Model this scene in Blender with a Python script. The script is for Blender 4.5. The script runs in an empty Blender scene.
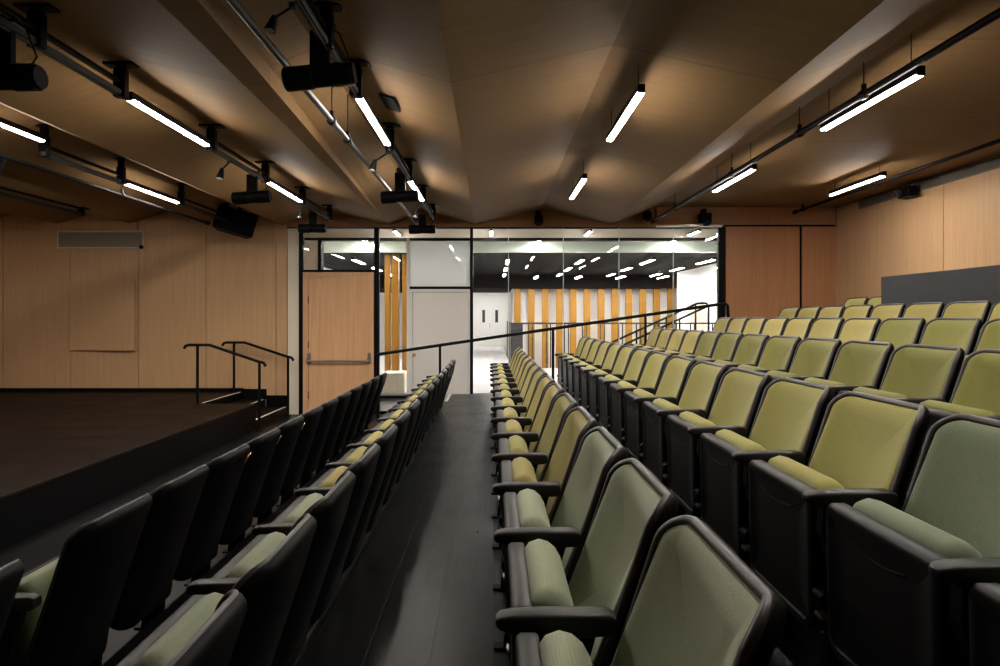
import bpy, bmesh, math, random
from mathutils import Vector, Matrix
random.seed(7)
S = bpy.context.scene
C = S.collection
PI = math.pi
# ------------------------------------------------------------------ camera
F = 640.0; VX, VY = 494.0, 317.0; EYE = 1.28
cam = bpy.data.cameras.new('camera'); co = bpy.data.objects.new('camera', cam); C.objects.link(co)
co.location = (0, 0, EYE); co.rotation_euler = (PI/2, 0, 0)
cam.sensor_width = 36; cam.lens = F/1000*36; cam.clip_start = .02; cam.clip_end = 100
cam.shift_x = (500-VX)/1000; cam.shift_y = (VY-333)/1000
S.camera = co
S.view_settings.view_transform = 'Standard'; S.view_settings.look = 'None'
S.view_settings.exposure = 0.0; S.view_settings.gamma = 1; S.view_settings.use_curve_mapping = False
S.cycles.use_denoising = True; S.cycles.sample_clamp_indirect = 8
S.cycles.max_bounces = 10; S.cycles.transparent_max_bounces = 16
def at(px, py, Y): return Vector(((px-VX)*Y/F, Y, EYE-(py-VY)*Y/F))

# ------------------------------------------------------------------ materials
def nodes(name):
    m = bpy.data.materials.new(name); m.use_nodes = True
    nt = m.node_tree; b = nt.nodes['Principled BSDF']
    return m, nt, b
def N(nt, typ, **kw):
    n = nt.nodes.new(typ)
    for k, v in kw.items(): setattr(n, k, v)
    return n
def mth(nt, op, a, b=None, clamp=False):
    n = nt.nodes.new('ShaderNodeMath'); n.operation = op; n.use_clamp = clamp
    for i, v in enumerate((a, b)):
        if v is None: continue
        if isinstance(v, (int, float)): n.inputs[i].default_value = v
        else: nt.links.new(v, n.inputs[i])
    return n.outputs[0]
def plain(name, col, rough=.5, metal=0, noise=.12, scale=40, bump=0, spec=.5):
    m, nt, b = nodes(name)
    tc = N(nt, 'ShaderNodeTexCoord'); nz = N(nt, 'ShaderNodeTexNoise')
    nz.inputs['Scale'].default_value = scale; nz.inputs['Detail'].default_value = 3
    nt.links.new(tc.outputs['Object'], nz.inputs['Vector'])
    mx = N(nt, 'ShaderNodeMix', data_type='RGBA')
    mx.inputs['A'].default_value = (*[c*(1-noise) for c in col], 1); mx.inputs['B'].default_value = (*[min(1, c*(1+noise)) for c in col], 1)
    nt.links.new(nz.outputs['Fac'], mx.inputs['Factor']); nt.links.new(mx.outputs['Result'], b.inputs['Base Color'])
    b.inputs['Roughness'].default_value = rough; b.inputs['Metallic'].default_value = metal
    b.inputs['Specular IOR Level'].default_value = spec
    if bump:
        bp = N(nt, 'ShaderNodeBump'); bp.inputs['Strength'].default_value = bump; bp.inputs['Distance'].default_value = .002
        nt.links.new(nz.outputs['Fac'], bp.inputs['Height']); nt.links.new(bp.outputs['Normal'], b.inputs['Normal'])
    return m
def emit(name, col, st):
    m, nt, b = nodes(name)
    b.inputs['Base Color'].default_value = (.8, .8, .8, 1)
    b.inputs['Emission Color'].default_value = (*col, 1); b.inputs['Emission Strength'].default_value = st
    return m
def wood(name, col, dark, stretch, rough=.45, contrast=.5, sheet=None, spec=.25):
    """veneer: noise stretched along the grain; sheet=(axis, offset, length) tints the single sheets"""
    m, nt, b = nodes(name)
    tc = N(nt, 'ShaderNodeTexCoord'); mp = N(nt, 'ShaderNodeMapping'); mp.inputs['Scale'].default_value = stretch
    nt.links.new(tc.outputs['Object'], mp.inputs['Vector'])
    n1 = N(nt, 'ShaderNodeTexNoise'); n1.inputs['Scale'].default_value = 1; n1.inputs['Detail'].default_value = 6; n1.inputs['Roughness'].default_value = .65
    n1.inputs['Distortion'].default_value = .4
    nt.links.new(mp.outputs['Vector'], n1.inputs['Vector'])
    rp = N(nt, 'ShaderNodeMapRange'); rp.inputs['From Min'].default_value = .5-.25/contrast*.5; rp.inputs['From Max'].default_value = .5+.25/contrast*.5
    nt.links.new(n1.outputs['Fac'], rp.inputs['Value'])
    mx = N(nt, 'ShaderNodeMix', data_type='RGBA'); mx.inputs['A'].default_value = (*dark, 1); mx.inputs['B'].default_value = (*col, 1)
    nt.links.new(rp.outputs['Result'], mx.inputs['Factor'])
    out = mx.outputs['Result']
    if sheet:
        sp = N(nt, 'ShaderNodeSeparateXYZ'); nt.links.new(tc.outputs['Object'], sp.inputs[0])
        q = mth(nt, 'DIVIDE', mth(nt, 'SUBTRACT', sp.outputs[sheet[0]], sheet[1]), sheet[2])
        fl = mth(nt, 'FLOOR', q); fr = mth(nt, 'FRACT', q)
        wn = N(nt, 'ShaderNodeTexWhiteNoise', noise_dimensions='1D'); nt.links.new(fl, wn.inputs['W'])
        v = mth(nt, 'ADD', mth(nt, 'MULTIPLY', wn.outputs['Value'], .16), .9)
        seam = mth(nt, 'GREATER_THAN', mth(nt, 'ABSOLUTE', mth(nt, 'SUBTRACT', fr, .5)), .5-.0035/sheet[2])
        v = mth(nt, 'MULTIPLY', v, mth(nt, 'SUBTRACT', 1, mth(nt, 'MULTIPLY', seam, .6)))
        hs = N(nt, 'ShaderNodeHueSaturation'); nt.links.new(out, hs.inputs['Color']); nt.links.new(v, hs.inputs['Value'])
        out = hs.outputs['Color']
    nt.links.new(out, b.inputs['Base Color'])
    b.inputs['Roughness'].default_value = rough; b.inputs['Specular IOR Level'].default_value = spec
    return m
def planks(name, c1, c2, along, rough=.38, w=.19, ln=2.2, spec=.5):
    m, nt, b = nodes(name)
    tc = N(nt, 'ShaderNodeTexCoord'); mp = N(nt, 'ShaderNodeMapping')
    if along == 'Y': mp.inputs['Rotation'].default_value = (0, 0, PI/2)
    nt.links.new(tc.outputs['Object'], mp.inputs['Vector'])
    br = N(nt, 'ShaderNodeTexBrick'); br.offset = .37
    br.inputs['Color1'].default_value = (*c1, 1); br.inputs['Color2'].default_value = (*c2, 1); br.inputs['Mortar'].default_value = (.002, .002, .002, 1)
    br.inputs['Scale'].default_value = 1; br.inputs['Brick Width'].default_value = ln; br.inputs['Row Height'].default_value = w
    br.inputs['Mortar Size'].default_value = .006; br.inputs['Mortar Smooth'].default_value = .1
    nt.links.new(mp.outputs['Vector'], br.inputs['Vector'])
    m2 = N(nt, 'ShaderNodeMapping'); m2.inputs['Scale'].default_value = (60, 3, 3) if along == 'Y' else (3, 60, 3)
    nt.links.new(tc.outputs['Object'], m2.inputs['Vector'])
    nz = N(nt, 'ShaderNodeTexNoise'); nz.inputs['Scale'].default_value = 1; nz.inputs['Detail'].default_value = 5
    nt.links.new(m2.outputs['Vector'], nz.inputs['Vector'])
    hs = N(nt, 'ShaderNodeHueSaturation'); nt.links.new(br.outputs['Color'], hs.inputs['Color'])
    nt.links.new(mth(nt, 'ADD', mth(nt, 'MULTIPLY', nz.outputs['Fac'], 1.1), .45), hs.inputs['Value'])
    nt.links.new(hs.outputs['Color'], b.inputs['Base Color'])
    n3 = N(nt, 'ShaderNodeTexNoise'); n3.inputs['Scale'].default_value = 2.2; n3.inputs['Detail'].default_value = 4
    nt.links.new(tc.outputs['Object'], n3.inputs['Vector'])
    nt.links.new(mth(nt, 'ADD', mth(nt, 'MULTIPLY', mth(nt, 'ADD', nz.outputs['Fac'], n3.outputs['Fac']), .22), rough-.2), b.inputs['Roughness'])
    bp = N(nt, 'ShaderNodeBump'); bp.inputs['Strength'].default_value = .35; bp.inputs['Distance'].default_value = .003
    nt.links.new(mth(nt, 'SUBTRACT', mth(nt, 'MULTIPLY', nz.outputs['Fac'], .4), br.outputs['Fac']), bp.inputs['Height'])
    nt.links.new(bp.outputs['Normal'], b.inputs['Normal'])
    b.inputs['Specular IOR Level'].default_value = spec
    return m
def fabric(name, col, fleck):
    m, nt, b = nodes(name)
    tc = N(nt, 'ShaderNodeTexCoord')
    def wave(rot):
        mp = N(nt, 'ShaderNodeMapping'); mp.inputs['Rotation'].default_value = rot
        nt.links.new(tc.outputs['Object'], mp.inputs['Vector'])
        w = N(nt, 'ShaderNodeTexWave'); w.inputs['Scale'].default_value = 130; w.inputs['Distortion'].default_value = .6
        w.inputs['Detail'].default_value = 1; w.inputs['Detail Scale'].default_value = 3
        nt.links.new(mp.outputs['Vector'], w.inputs['Vector']); return w.outputs['Fac']
    wv = mth(nt, 'MULTIPLY', wave((0, 0, PI/2)), wave((0, PI/2, 0)))
    nz = N(nt, 'ShaderNodeTexNoise'); nz.inputs['Scale'].default_value = 330; nz.inputs['Detail'].default_value = 2
    nt.links.new(tc.outputs['Object'], nz.inputs['Vector'])
    fac = mth(nt, 'ADD', mth(nt, 'MULTIPLY', wv, .35), mth(nt, 'MULTIPLY', mth(nt, 'SUBTRACT', nz.outputs['Fac'], .25), 1.3), True)
    mx = N(nt, 'ShaderNodeMix', data_type='RGBA'); mx.inputs['A'].default_value = (*col, 1); mx.inputs['B'].default_value = (*fleck, 1)
    nt.links.new(fac, mx.inputs['Factor']); nt.links.new(mx.outputs['Result'], b.inputs['Base Color'])
    bp = N(nt, 'ShaderNodeBump'); bp.inputs['Strength'].default_value = .35; bp.inputs['Distance'].default_value = .001
    nt.links.new(fac, bp.inputs['Height']); nt.links.new(bp.outputs['Normal'], b.inputs['Normal'])
    b.inputs['Roughness'].default_value = .9; b.inputs['Specular IOR Level'].default_value = .15
    b.inputs['Sheen Weight'].default_value = .15
    return m
def glass(name, tint=(1, 1, 1), gain=1.9, frost=0):
    m, nt, b = nodes(name); nt.nodes.remove(b)
    out = nt.nodes['Material Output']
    fr = N(nt, 'ShaderNodeFresnel'); fr.inputs['IOR'].default_value = 1.5
    f = mth(nt, 'MULTIPLY', fr.outputs[0], gain, True)
    gl = N(nt, 'ShaderNodeBsdfGlossy'); gl.inputs['Roughness'].default_value = 0.0
    if frost:
        tr = N(nt, 'ShaderNodeBsdfTranslucent'); tr.inputs['Color'].default_value = (*tint, 1)
        t2 = N(nt, 'ShaderNodeBsdfDiffuse'); t2.inputs['Color'].default_value = (*tint, 1)
        ms = N(nt, 'ShaderNodeMixShader'); ms.inputs[0].default_value = .2
        nt.links.new(tr.outputs[0], ms.inputs[1]); nt.links.new(t2.outputs[0], ms.inputs[2]); src = ms.outputs[0]
    else:
        tr = N(nt, 'ShaderNodeBsdfTransparent'); tr.inputs['Color'].default_value = (*tint, 1); src = tr.outputs[0]
    mx = N(nt, 'ShaderNodeMixShader'); nt.links.new(f, mx.inputs[0]); nt.links.new(src, mx.inputs[1]); nt.links.new(gl.outputs[0], mx.inputs[2])
    nt.links.new(mx.outputs[0], out.inputs[0])
    return m

M = {}
M['wall'] = wood('oak wall veneer', (.61, .385, .215), (.48, .292, .155), (34, 34, 1.1), .42, .45)
M['wallred'] = wood('reddish wall veneer', (.52, .255, .13), (.40, .185, .09), (26, 26, .9), .42, .5)
M['fascia'] = wood('fascia veneer', (.42, .22, .11), (.32, .16, .08), (1.2, 30, 30), .45, .45)
M['door'] = wood('door veneer', (.78, .46, .255), (.62, .345, .18), (22, 22, .8), .38, .6)
M['ceil'] = wood('ceiling plywood', (.275, .162, .070), (.21, .121, .049), (1.1, 26, 6), .7, .4, sheet=(1, 4.2, 2.44))
M['floor'] = planks('black stained planks', (.0115, .0115, .012), (.004, .004, .0045), 'Y', .33, .24, spec=.16)
M['stage'] = planks('dark brown stage boards', (.013, .0075, .0048), (.008, .0045, .003), 'X', .5, .14, 2.6, .07)
M['black'] = plain('satin black paint', (.0035, .0035, .004), .5, spec=.07)
M['blackmetal'] = plain('black powder coat', (.0035, .0035, .004), .5, 0, .1, spec=.1)
M['steel'] = plain('brushed steel', (.55, .54, .52), .32, 1)
M['rail'] = plain('dark steel pipe', (.022, .022, .024), .5, .4)
M['plastic'] = plain('charcoal moulded plastic', (.0125, .0108, .0114), .45, 0, .1, 300, .15, .24)
M['shell'] = plain('black moulded shell', (.0035, .003, .0032), .5, 0, .1, 300, .12, .06)
M['rim'] = plain('grey moulded rim', (.034, .029, .030), .4, 0, .1, 300, .1, .35)
M['grey'] = plain('dark grey laminate', (.030, .031, .033), .5, spec=.3)
M['white'] = plain('white paint', (.76, .75, .73), .6, 0, .02)
M['cream'] = plain('cream paint', (.74, .68, .56), .6, 0, .02)
M['palegreen'] = plain('pale green back painted panel', (.62, .70, .60), .3, 0, .02)
M['dooroff'] = plain('off white lacquer', (.80, .77, .74), .45, 0, .02)
M['foyerceil'] = plain('charcoal ceiling paint', (.006, .006, .0065), .8, spec=.05)
M['foyerfloor'] = plain('pale polished floor', (.72, .72, .72), .22, 0, .03, 4)
M['gold'] = wood('golden timber fin', (.33, .16, .02), (.25, .115, .013), (20, 20, .8), .4, .4)
M['brass'] = plain('brass', (.62, .36, .12), .35, .7)
M['nosing'] = plain('aluminium nosing', (.75, .73, .68), .5, .2)
M['ventgrey'] = plain('vent grey', (.16, .14, .12), .6, .2)
M['ventframe'] = plain('vent frame', (.60, .53, .45), .5)
M['mesh'] = plain('warm grey mesh', (.30, .26, .21), .6)
M['pushbar'] = plain('satin steel', (.28, .26, .24), .35, .7)
M['lens'] = plain('smoked lens', (.03, .03, .035), .08)
M['led'] = emit('opal led diffuser', (1, .93, .83), 176)
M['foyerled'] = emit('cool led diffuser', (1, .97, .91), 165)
M['glass'] = glass('clear glass'); M['frost'] = glass('frosted glass', (.97, .98, .97), 1.0, 1)
M['joint'] = plain('silicone joint', (.62, .64, .62), .4)
FAB = {'sage': fabric('sage green weave', (.245, .27, .18), (.41, .445, .315)),
       'dark sage': fabric('dark sage weave', (.125, .15, .095), (.22, .255, .165)),
       'olive': fabric('olive green weave', (.225, .205, .062), (.365, .335, .11)),
       'green': fabric('grass green weave', (.135, .13, .034), (.225, .215, .062)),
       'mustard': fabric('mustard olive weave', (.255, .215, .068), (.405, .345, .125))}

# ------------------------------------------------------------------ mesh helpers
class MB:
    def __init__(s): s.bm = bmesh.new()
    def box(s, lo, hi, bev=0, mat=None, seg=2):
        t = bmesh.new(); bmesh.ops.create_cube(t, size=1)
        lo, hi = Vector(lo), Vector(hi)
        for v in t.verts: v.co = Vector(((v.co.x+.5)*(hi.x-lo.x)+lo.x, (v.co.y+.5)*(hi.y-lo.y)+lo.y, (v.co.z+.5)*(hi.z-lo.z)+lo.z))
        if bev: bmesh.ops.bevel(t, geom=list(t.edges), offset=bev, segments=seg, profile=.5, affect='EDGES', clamp_overlap=True)
        if mat: bmesh.ops.transform(t, matrix=mat, verts=t.verts)
        s._add(t); return s
    def _add(s, t):
        me = bpy.data.meshes.new('tmp'); t.to_mesh(me); t.free(); s.bm.from_mesh(me); bpy.data.meshes.remove(me)
    def tube(s, a, b, r, n=14, r2=None):
        a, b = Vector(a), Vector(b); d = b-a
        q = d.to_track_quat('Z', 'Y').to_matrix().to_4x4()
        t = bmesh.new(); bmesh.ops.create_cone(t, cap_ends=True, segments=n, radius1=r, radius2=r if r2 is None else r2, depth=d.length)
        bmesh.ops.transform(t, matrix=Matrix.Translation((a+b)/2) @ q, verts=t.verts); s._add(t); return s
    def path(s, pts, r, n=12):
        pts = [Vector(p) for p in pts]; rings = []
        up = None
        for i, p in enumerate(pts):
            d = (pts[min(i+1, len(pts)-1)]-pts[max(i-1, 0)]).normalized()
            if up is None: up = d.orthogonal().normalized()
            up = (up-d*up.dot(d)).normalized(); w = d.cross(up)
            rings.append([s.bm.verts.new(p+(up*math.cos(2*PI*k/n)+w*math.sin(2*PI*k/n))*r) for k in range(n)])
        for a, b in zip(rings, rings[1:]):
            for k in range(n): s.bm.faces.new((a[k], a[(k+1) % n], b[(k+1) % n], b[k]))
        s.bm.faces.new(rings[0][::-1]); s.bm.faces.new(rings[-1]); return s
    def prism(s, poly, axis, a, b):
        """poly of 2-D points extruded along axis from a to b: 'Y' takes (x,z), 'X' takes (y,z), 'Z' takes (x,y)"""
        f = {'Y': lambda p, t: (p[0], t, p[1]), 'X': lambda p, t: (t, p[0], p[1]), 'Z': lambda p, t: (p[0], p[1], t)}[axis]
        A = [s.bm.verts.new(f(p, a)) for p in poly]; B = [s.bm.verts.new(f(p, b)) for p in poly]; n = len(poly)
        s.bm.faces.new(A); s.bm.faces.new(B[::-1])
        for k in range(n): s.bm.faces.new((A[k], B[k], B[(k+1) % n], A[(k+1) % n]))
        return s
    def lathe(s, prof, a, b, n=20):
        """prof = [(t along a->b in 0..1, radius)]"""
        a, b = Vector(a), Vector(b); d = (b-a).normalized(); u = d.orthogonal().normalized(); w = d.cross(u); L = (b-a).length
        rings = [[s.bm.verts.new(a+d*L*t+(u*math.cos(2*PI*k/n)+w*math.sin(2*PI*k/n))*r) for k in range(n)] for t, r in prof]
        for p, q in zip(rings, rings[1:]):
            for k in range(n): s.bm.faces.new((p[k], p[(k+1) % n], q[(k+1) % n], q[k]))
        s.bm.faces.new(rings[0][::-1]); s.bm.faces.new(rings[-1]); return s
    def rings(s, outlines):
        """loft through closed outlines (lists of 3-D points, equal counts), both ends capped"""
        rs = [[s.bm.verts.new(p) for p in o] for o in outlines]; n = len(rs[0])
        for a, b in zip(rs, rs[1:]):
            for k in range(n): s.bm.faces.new((a[k], a[(k+1) % n], b[(k+1) % n], b[k]))
        s.bm.faces.new(rs[0][::-1]); s.bm.faces.new(rs[-1]); return s
    def build(s, name, mat, parent=None, smooth=False, ang=35):
        bmesh.ops.recalc_face_normals(s.bm, faces=s.bm.faces)
        me = bpy.data.meshes.new(name); s.bm.to_mesh(me); s.bm.free()
        me.materials.append(mat)
        if smooth:
            for p in me.polygons: p.use_smooth = True
            me.set_sharp_from_angle(angle=math.radians(ang))
        o = bpy.data.objects.new(name, me); C.objects.link(o)
        if parent: o.parent = parent
        return o
def empty(name, loc=(0, 0, 0), rz=0):
    o = bpy.data.objects.new(name, None); C.objects.link(o); o.location = loc; o.rotation_euler = (0, 0, rz); o.empty_display_size = .1
    return o
def tag(o, label=None, cat=None, group=None, kind=None):
    if label: o['label'] = label
    if cat: o['category'] = cat
    if group: o['group'] = group
    if kind: o['kind'] = kind
    return o
def struct(o, label=None, cat=None): return tag(o, label, cat, None, 'structure')
def copy_tree(o, parent=None):
    c = o.copy(); C.objects.link(c)
    if parent: c.parent = parent
    for ch in o.children: copy_tree(ch, c)
    return c
def rrect(w, h, rt, rb, n=6):
    """rounded rectangle centred on s, from t=0 to t=h: list of (s, t), counter-clockwise"""
    pts = []
    for cx, cy, r, a0 in ((w/2-rb, rb, rb, -90), (w/2-rt, h-rt, rt, 0), (-w/2+rt, h-rt, rt, 90), (-w/2+rb, rb, rb, 180)):
        for k in range(n+1):
            a = math.radians(a0+90*k/n); pts.append((cx+r*math.cos(a), cy+r*math.sin(a)))
    return pts
def rgrid(w, h, rt, rb, inset): 
    i = inset
    return [(s, t+i) for s, t in rrect(w-2*i, h-2*i, max(rt-i, .004), max(rb-i, .004))]

# ------------------------------------------------------------------ the setting
YG = 10.64                 # plane of the glazed wall
K = YG/F
NEAR = -3.0
XR = 342*K; XL = -9.4
ZL1, ZL2 = -.18, -.335
def X(px): return (px-VX)*K
def Z(py): return EYE-(py-VY)*K
EDGE = -.746; PITCH = .90
tiers = [(-.746, .155, 0.), (.155, 1.055, .142), (1.055, 1.955, .265), (1.955, 2.855, .403), (2.855, 3.755, .543), (3.755, XR, .675)]
b = MB()
b.box((XL, NEAR, -.60), (-1.646, YG, ZL2))
b.box((-1.646, NEAR, -.60), (-.746, YG, ZL1))
for a, c, z in tiers: b.box((a, NEAR, -.60), (c, YG, z))
struct(b.build('floor', M['floor']), 'black stained plank floor stepping up under the chair rows', 'floor')
# white tread strip at the end of the aisle step
b = MB(); b.box((-.742, YG-.95, .0005), (-.70, YG-.03, .006), .002)
struct(b.build('trim_1', M['white']))
b = MB(); b.box((-.775, .2, -.012), (-.738, YG-1.0, .014), .004)
struct(b.build('trim_4', M['rail']))
# ceiling: folded plywood
def P_(px, py): return (X(px), Z(py))
low = [(XL, Z(211)), P_(-25, 224), P_(20, 212), P_(58, 223.5), P_(98, 212), P_(130, 223.5), P_(168, 211), P_(205, 223.5), P_(247, 210.5), P_(282, 224.8),
       P_(325, 210.3), P_(387.5, 225.3), P_(389, 225.3), P_(424, 210.3), P_(475, 224.4), P_(541, 209.3), P_(611, 224.4), P_(656, 207.3), (XR, Z(207.3))]
near = list(low)            # the same folds 7.57 m closer: some creases spread a little
near[11] = (-1.62, low[11][1]); near[12] = (-1.425, low[12][1]); near[14] = (-.275, low[14][1]); near[16] = (1.90, low[16][1]); near[17] = (2.67, low[17][1])
far2 = [(a, c) for a, c in low]; t_ = (YG-NEAR)/(YG-3.07)
back = [(a+(c-a)*t_, z) for (a, z), (c, _) in zip(low, near)]
b = MB()
A = [b.bm.verts.new((x, YG, z)) for x, z in low+[(XR, 3.35), (XL, 3.35)]]; B = [b.bm.verts.new((x, NEAR, z)) for x, z in back+[(XR, 3.35), (XL, 3.35)]]
b.bm.faces.new(A); b.bm.faces.new(B[::-1])
for k in range(len(A)): b.bm.faces.new((A[k], B[k], B[(k+1) % len(A)], A[(k+1) % len(A)]))
struct(b.build('ceiling', M['ceil']), 'folded brown plywood ceiling', 'ceiling')
# side and rear walls
def boards_x(b, x0, x1, joints, y, t, z0, z1, gap=.010):
    xs = [x0]+joints+[x1]
    for p, q in zip(xs, xs[1:]): b.box((p+gap/2, y, z0), (q-gap/2, y+t, z1), .002, seg=1)
ZT = 3.10
# wall behind the stage
joints = [X(p) for p in (-64, 3, 70, 138.5, 206, 276)]
b = MB(); boards_x(b, XL, X(287), joints, YG, .03, ZL2, ZT)
ws = struct(b.build('wall_stage', M['wall']), 'oak veneer panel wall behind the stage', 'wall')
b = MB(); b.box((XL, YG+.031, ZL2), (X(287), YG+.12, ZT)); b.build('joint_backing', M['black'], ws)
# fascia above the glazing and boxed bulkhead to the corner
b = MB()
for p, q in ((287.3, 400), (400, 541), (541, 656), (656, 768), (768, 834.5)): b.box((X(p)+.002, YG-(.0 if q < 700 else .05), Z(227.3) if q < 700 else Z(225)), (X(q)-.002, YG+.12, ZT), .002, seg=1)
struct(b.build('wall_fascia', M['fascia']), 'reddish wood fascia above the glass wall', 'wall')
# reddish panel right of the glazing
b = MB(); boards_x(b, X(724.5), XR+.1, [X(801)], YG, .03, -.3, Z(225.4), .045); 
struct(b.build('wall_back', M['wallred']), 'reddish wood panel wall beside the glazing', 'wall')
b = MB(); b.box((X(724.5), YG+.031, -.3), (XR+.1, YG+.12, Z(225))); b.box((X(287.5), YG-.004, Z(228.2)), (X(724), YG+.1, Z(227.3)))
b.box((X(724), YG-.03, Z(226.6)), (X(834), YG+.02, Z(225.1)))
struct(b.build('trim_2', M['black']))
# right wall with panel joints
b = MB(); ys = [NEAR, -1.2, .13, 1.46, 2.79, 4.12, 5.45, 6.78, 8.1, 9.43, YG]
for p, q in zip(ys, ys[1:]): b.box((XR, p+.006, -.3), (XR+.03, q-.006, ZT), .002, seg=1)
wr = struct(b.build('wall_right', M['wall']), 'oak panel wall behind the topmost row', 'wall')
b = MB(); b.box((XR+.031, NEAR, -.3), (XR+.12, YG, ZT)); b.build('joint_backing', M['black'], wr)
b = MB(); b.box((XL-.1, NEAR, -.5), (XL, YG, ZT)); struct(b.build('wall_left', M['wall']))
b = MB(); b.box((XL, NEAR-.1, -.5), (XR, NEAR, ZT)); struct(b.build('wall_rear', M['wallred']))

# ---- stage with a stair notch at its back corner
ZS = .04; SX = -3.40
b = MB()
N1, N2, N3 = -4.18, -3.80, -3.44
b.box((XL, NEAR, -.60), (SX-.006, 9.15, ZS-.03)); b.box((XL, 9.15, -.60), (N1, YG, ZS-.03))
struct(b.build('stage', M['black']), 'low black stage with dark boarded top along the front row', 'stage')
b = MB(); b.box((XL, NEAR, ZS-.03), (SX, 9.15, ZS), .004, seg=1); b.box((XL, 9.15, ZS-.03), (N1, YG-.001, ZS))
st = bpy.data.objects['stage']; b.build('stage_boards', M['stage'], st)
h = (ZS-ZL2)/3
b = MB(); b.box((N1, 9.15, -.60), (N2, YG-.001, ZS-h)); b.box((N2, 9.15, -.60), (N3, YG-.001, ZS-2*h))
b.build('stair_treads', M['stage'], st)
b = MB()
for xx, zz in ((N1, ZS), (N2, ZS-h), (N3, ZS-2*h)): b.box((xx-.035, 9.2, zz+.0005), (xx+.002, YG-.06, zz+.004), .001, seg=1)
b.build('stair_nosing', M['nosing'], st)
# stepped black skirting along the stage wall
b = MB()
b.box((XL, YG-.02, ZS), (N1+.02, YG, ZS+.06)); b.box((N1, YG-.02, ZS-h), (N2+.02, YG, ZS+.045)); b.box((N2+.02, YG-.02, ZS-2*h), (N3+.02, YG, ZS-.06))
struct(b.build('baseboard_stage', M['black']))

# ---- hatch in the stage wall, hinged on its far edge and standing slightly open
ha = empty('wall_hatch', (X(70.5), YG-.004, 0), math.radians(-3.2))
wd = X(137.5)-X(70.5)
b = MB(); b.box((.004, -.024, Z(350.5)), (wd, -.001, Z(281.5)), .002, seg=1); b.build('hatch_panel', M['wall'], ha)
b = MB(); b.tube((.004, -.012, Z(340)), (.004, -.012, Z(335)), .008); b.tube((.004, -.012, Z(298)), (.004, -.012, Z(293)), .008); b.build('hinge', M['rail'], ha)
tag(ha, 'square oak hatch standing slightly ajar in the wall behind the stage', 'hatch')

# ---- ventilation grille on the stage wall
v = empty('ventilation_grille', (X(58), YG, Z(248.5)))
w, hh = X(144)-X(58), Z(231)-Z(248.5)
b = MB(); t = .03
b.box((0, -.03, 0), (w, 0, .02), .003); b.box((0, -.03, hh-.02), (w, 0, hh), .003); b.box((0, -.03, .02), (.02, 0, hh-.02), .003); b.box((w-.02, -.03, .02), (w, 0, hh-.02), .003)
b.build('frame', M['ventframe'], v)
b = MB()
for k in range(13):
    z = .024+k*(hh-.058)/12; b.box((.02, -.026, z-.004), (w-.02, -.010, z+.0105))
b.build('louvers', M['mesh'], v)
b = MB(); b.box((.02, -.003, .02), (w-.02, -.0005, hh-.02)); b.build('backing', M['black'], v)
b = MB(); b.lathe([(0, .03), (.7, .03), (1, .02)], (w-.02, -.03, .02), (w-.02, -.075, .02)); b.build('sensor', M['black'], v, True)
tag(v, 'framed grey air grille high on the wall behind the stage', 'vent')

# ---- long dark grille under the ceiling of the right wall
v = empty('slot_grille', (XR, 0, 0))
zt, zb, y1, y0 = EYE+1.805, EYE+1.69, 9.94, 1.0
b = MB(); b.box((-.02, y0, zb-.012), (0, y1, zb), .002, seg=1); b.box((-.02, y0, zt-.01), (0, y1, zt), .002, seg=1); b.box((-.02, y1, zb-.012), (0, y1+.012, zt), .002, seg=1)
yy = y1-.6
while yy > y0: b.box((-.018, yy-.006, zb), (0, yy+.006, zt-.01)); yy -= .6
b.build('frame', M['ventgrey'], v)
b = MB()
for k in range(8): b.box((-.012, y0, zb+.004+k*.013), (-.004, y1, zb+.011+k*.013))
b.build('louvers', M['ventgrey'], v)
b = MB(); b.box((-.003, y0, zb), (-.0005, y1, zt-.01)); b.build('backing', M['black'], v)
tag(v, 'long dark slot grille along the top of the oak wall by the uppermost row', 'vent')

# ---- glazed wall
win = empty('window_1', (0, YG, 0)); struct(win, 'full height glass wall with black frame towards the bright foyer', 'glass wall')
GT = Z(228.2)
def wbox(nm, px0, px1, z0, z1, mat='blackmetal', y0=0., y1=.08, bev=.003):
    b = MB(); b.box((X(px0), y0, z0), (X(px1), y1, z1), bev, seg=1); return b.build(nm, M[mat], win)
wbox('mullion', 298.8, 303, ZL2, GT); wbox('mullion', 374, 379, ZL2, GT); wbox('mullion', 470, 473, ZL1, GT)
wbox('mullion', 718.2, 724.3, -.3, GT, y0=-.02)
wbox('transom', 303, 374, Z(272), Z(269.7)); wbox('transom', 409.5, 470, Z(289), Z(286.4)); wbox('transom', 409.5, 470, Z(240.5), Z(238.5))
wbox('mullion', 406.6, 409.5, ZL1, Z(238.5), 'dooroff')
wbox('transom', 379, 406.6, Z(398.5), Z(396))
def pane(px0, px1, z0, z1, mat='glass'):
    b = MB(); b.box((X(px0), .035, z0), (X(px1), .047, z1)); return b.build('pane', M[mat], win)
pane(303, 374, Z(269.7), GT); pane(379, 406.6, Z(396), GT); pane(406.6, 470, Z(238.5), GT)
pane(409.5, 470, Z(286.4), Z(240.5), 'frost')
gx = [473, 508.5, 563.6, 619.5, 674, 718.2]
for p, q in zip(gx, gx[1:]): pane(p+.12, q-.12, -.0, GT)
for p in gx[1:-1]:
    b = MB(); b.box((X(p)-.007, .033, -.0), (X(p)+.007, .049, GT)); b.build('joint', M['joint'], win)
# pale jamb beside the timber door
b = MB(); b.box((X(287.2), YG+.02, ZL2), (X(296.3), YG+.10, GT), .003, seg=1); b.box((X(296.6), YG-.015, ZL2), (X(298.7), YG+.06, GT), .003, seg=1); b.box((X(287.2), YG-.03, ZL2), (X(298.6), YG, ZL2+.05))
struct(b.build('trim_3', M['cream']), 'pale lit jamb strip beside the timber door', 'jamb')

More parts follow.
